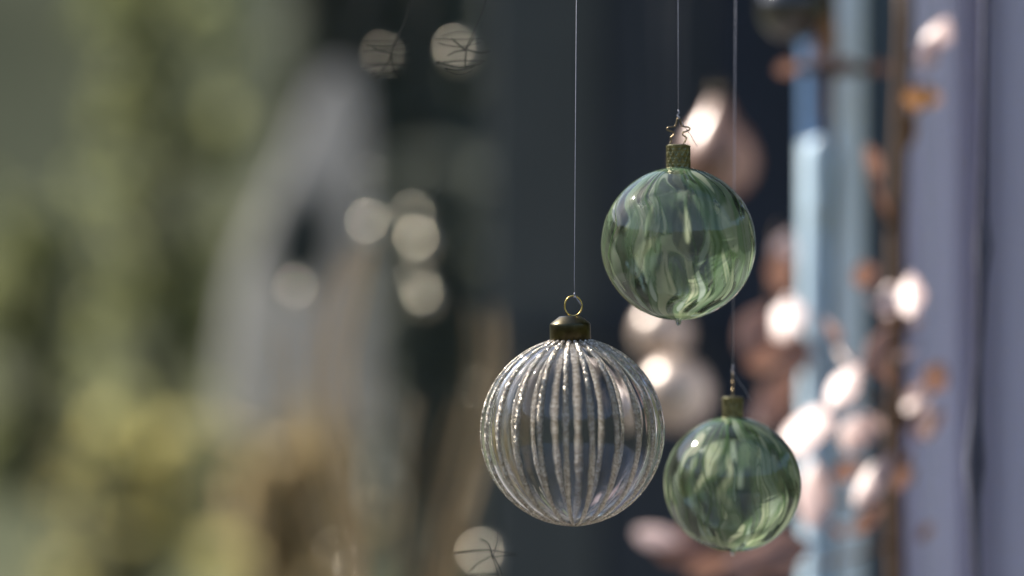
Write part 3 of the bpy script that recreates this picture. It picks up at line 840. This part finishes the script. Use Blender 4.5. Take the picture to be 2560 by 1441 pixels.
# ribbed clear bauble
D = FOCUS
c = P(1431, 1079, D); R = px(231, D)
rb = empty('ribbed_glass_bauble', c)
tag(rb, 'clear ribbed glass bauble with champagne glitter stripes and dark brass cap', 'bauble')
NR = 22
PH0 = math.radians(-5.6)           # first stripe, measured from the camera side
seg = NR * 14; rows = 110
def shell(R0, depth, flip):
    m = MB()
    for i in range(rows + 1):
        th = 0.0005 + (math.pi - 0.001) * i / rows
        for k in range(seg):
            ph = 2 * math.pi * k / seg
            w = math.sin(NR * ph / 2) ** 2          # 0 in the grooves under the stripes
            env = math.sin(th) ** 0.7
            r = R0 * (1 - depth * (1 - w ** 0.6) * env)
            zz = math.cos(th)
            a = ph + PH0
            m.v.append((r * math.sin(th) * math.sin(a), -r * math.sin(th) * math.cos(a), r * zz * 1.003))
    for i in range(rows):
        for k in range(seg):
            l = (k + 1) % seg
            q = (i * seg + k, (i + 1) * seg + k, (i + 1) * seg + l, i * seg + l)
            m.f.append(q if not flip else q[::-1])
    return m
sh = shell(R, 0.023, False)
inn = shell(R - 0.0012, 0.0205, True)
sh.add(inn.v, inn.f)
sh.build('glass_ball', M['clear'], rb)
# glitter stripe: one mesh of tiny facets shared by the 22 stripes
rnd = random.Random(8)
def stripe_mesh(sd):
  gs = MB(); nl, nw = 420, 8
  rnd = random.Random(sd)
  f1, f2, f3 = rnd.uniform(0, 6), rnd.uniform(0, 6), rnd.uniform(0, 6)
  for i in range(nl + 1):
      t = i / nl
      th = 0.215 + (math.pi - 0.215 - 0.02) * t
      env = math.sin(th) ** 0.7
      r0 = R * (1 - 0.0228 * env)
      hw = 0.00062 + 0.00086 * math.sin(min(th, math.pi - th) if th > 1.57 else max(th, 0.95)) ** 0.8
      if th > 2.6: hw = 0.00045 + (hw - 0.00045) * max(0, (math.pi - th) / 0.54)
      hw *= 1 + 0.10 * rnd.uniform(-1, 1) + 0.14 * math.sin(9 * th + f1) + 0.08 * math.sin(23 * th + f3)
      wander = 0.00022 * math.sin(3.1 * th + f2) * env
      for j in range(nw + 1):
          s = -1 + 2 * j / nw
          lift = 0.00085 * (1 - s * s) ** 0.6 + rnd.uniform(0, 0.00042)
          if j in (0, nw): lift = -0.0003
          x = wander + s * hw + rnd.uniform(-1, 1) * 0.00008
          r = r0 + lift
          t2 = th + rnd.uniform(-1, 1) * 0.003
          gs.v.append((x, -r * math.sin(t2), r * math.cos(t2) * 1.003))
  gs.f = [(i * (nw + 1) + j, (i + 1) * (nw + 1) + j, (i + 1) * (nw + 1) + j + 1, i * (nw + 1) + j + 1) for i in range(nl) for j in range(nw)]
  return gs.mesh('glitter_stripe', M['glitter'], False)
gme = [stripe_mesh(60 + k) for k in range(6)]
for k in range(NR):
    g = bpy.data.objects.new('glitter_stripe', gme[(k * 5) % 6])
    g.rotation_euler = (0, 0, PH0 + 2 * math.pi * k / NR)
    link(g, rb)
# cap
q = px(1, D)
zc = lambda py: (1079 - py) * q
MB().lathe([(0.0001, zc(853)), (50 * q, zc(853)), (51.5 * q, zc(851)), (51.5 * q, zc(813)), (50.5 * q, zc(810)), (48.5 * q, zc(807.5)), (28 * q, zc(792)), (25 * q, zc(790.5)), (8 * q, zc(789.5)), (0.0001, zc(789.5))], 64).build('cap', M['brass_dark'], rb)
MB().tube([Vector((9 * q + 21.5 * q * math.cos(a), 3 * q * math.sin(a), zc(765) + 25 * q * math.sin(a))) for a in [2 * math.pi * i / 48 for i in range(48)]], 0.00040, 8, closed=True).build('ring', M['gold'], rb)
tp = Matrix.Rotation(math.radians(1.2), 3, 'Y') @ (P(1444, -400, D) - c)
ox = 13 * q
th_ = MB().tube([(ox, 0, zc(742)), (ox, 0, zc(700)), (tp.x, 0, tp.z)], 0.00016, 6)
th_.tube([(ox - 2 * q, -0.0006, zc(744)), (ox + 1 * q, 0.0004, zc(741)), (ox - 1 * q, -0.0004, zc(737)), (ox, 0, zc(733))], 0.0004, 6)
th_.tube([(ox, -0.0004, zc(741)), (ox + 6 * q, -0.0008, zc(749)), (ox + 12 * q, -0.0008, zc(757)), (ox + 16 * q, -0.0008, zc(766))], [0.00026, 0.00032, 0.00038, 0.00026], 6)
th_.build('thread', M['thread'], rb)
rb.rotation_euler = (0, math.radians(-1.2), 0)
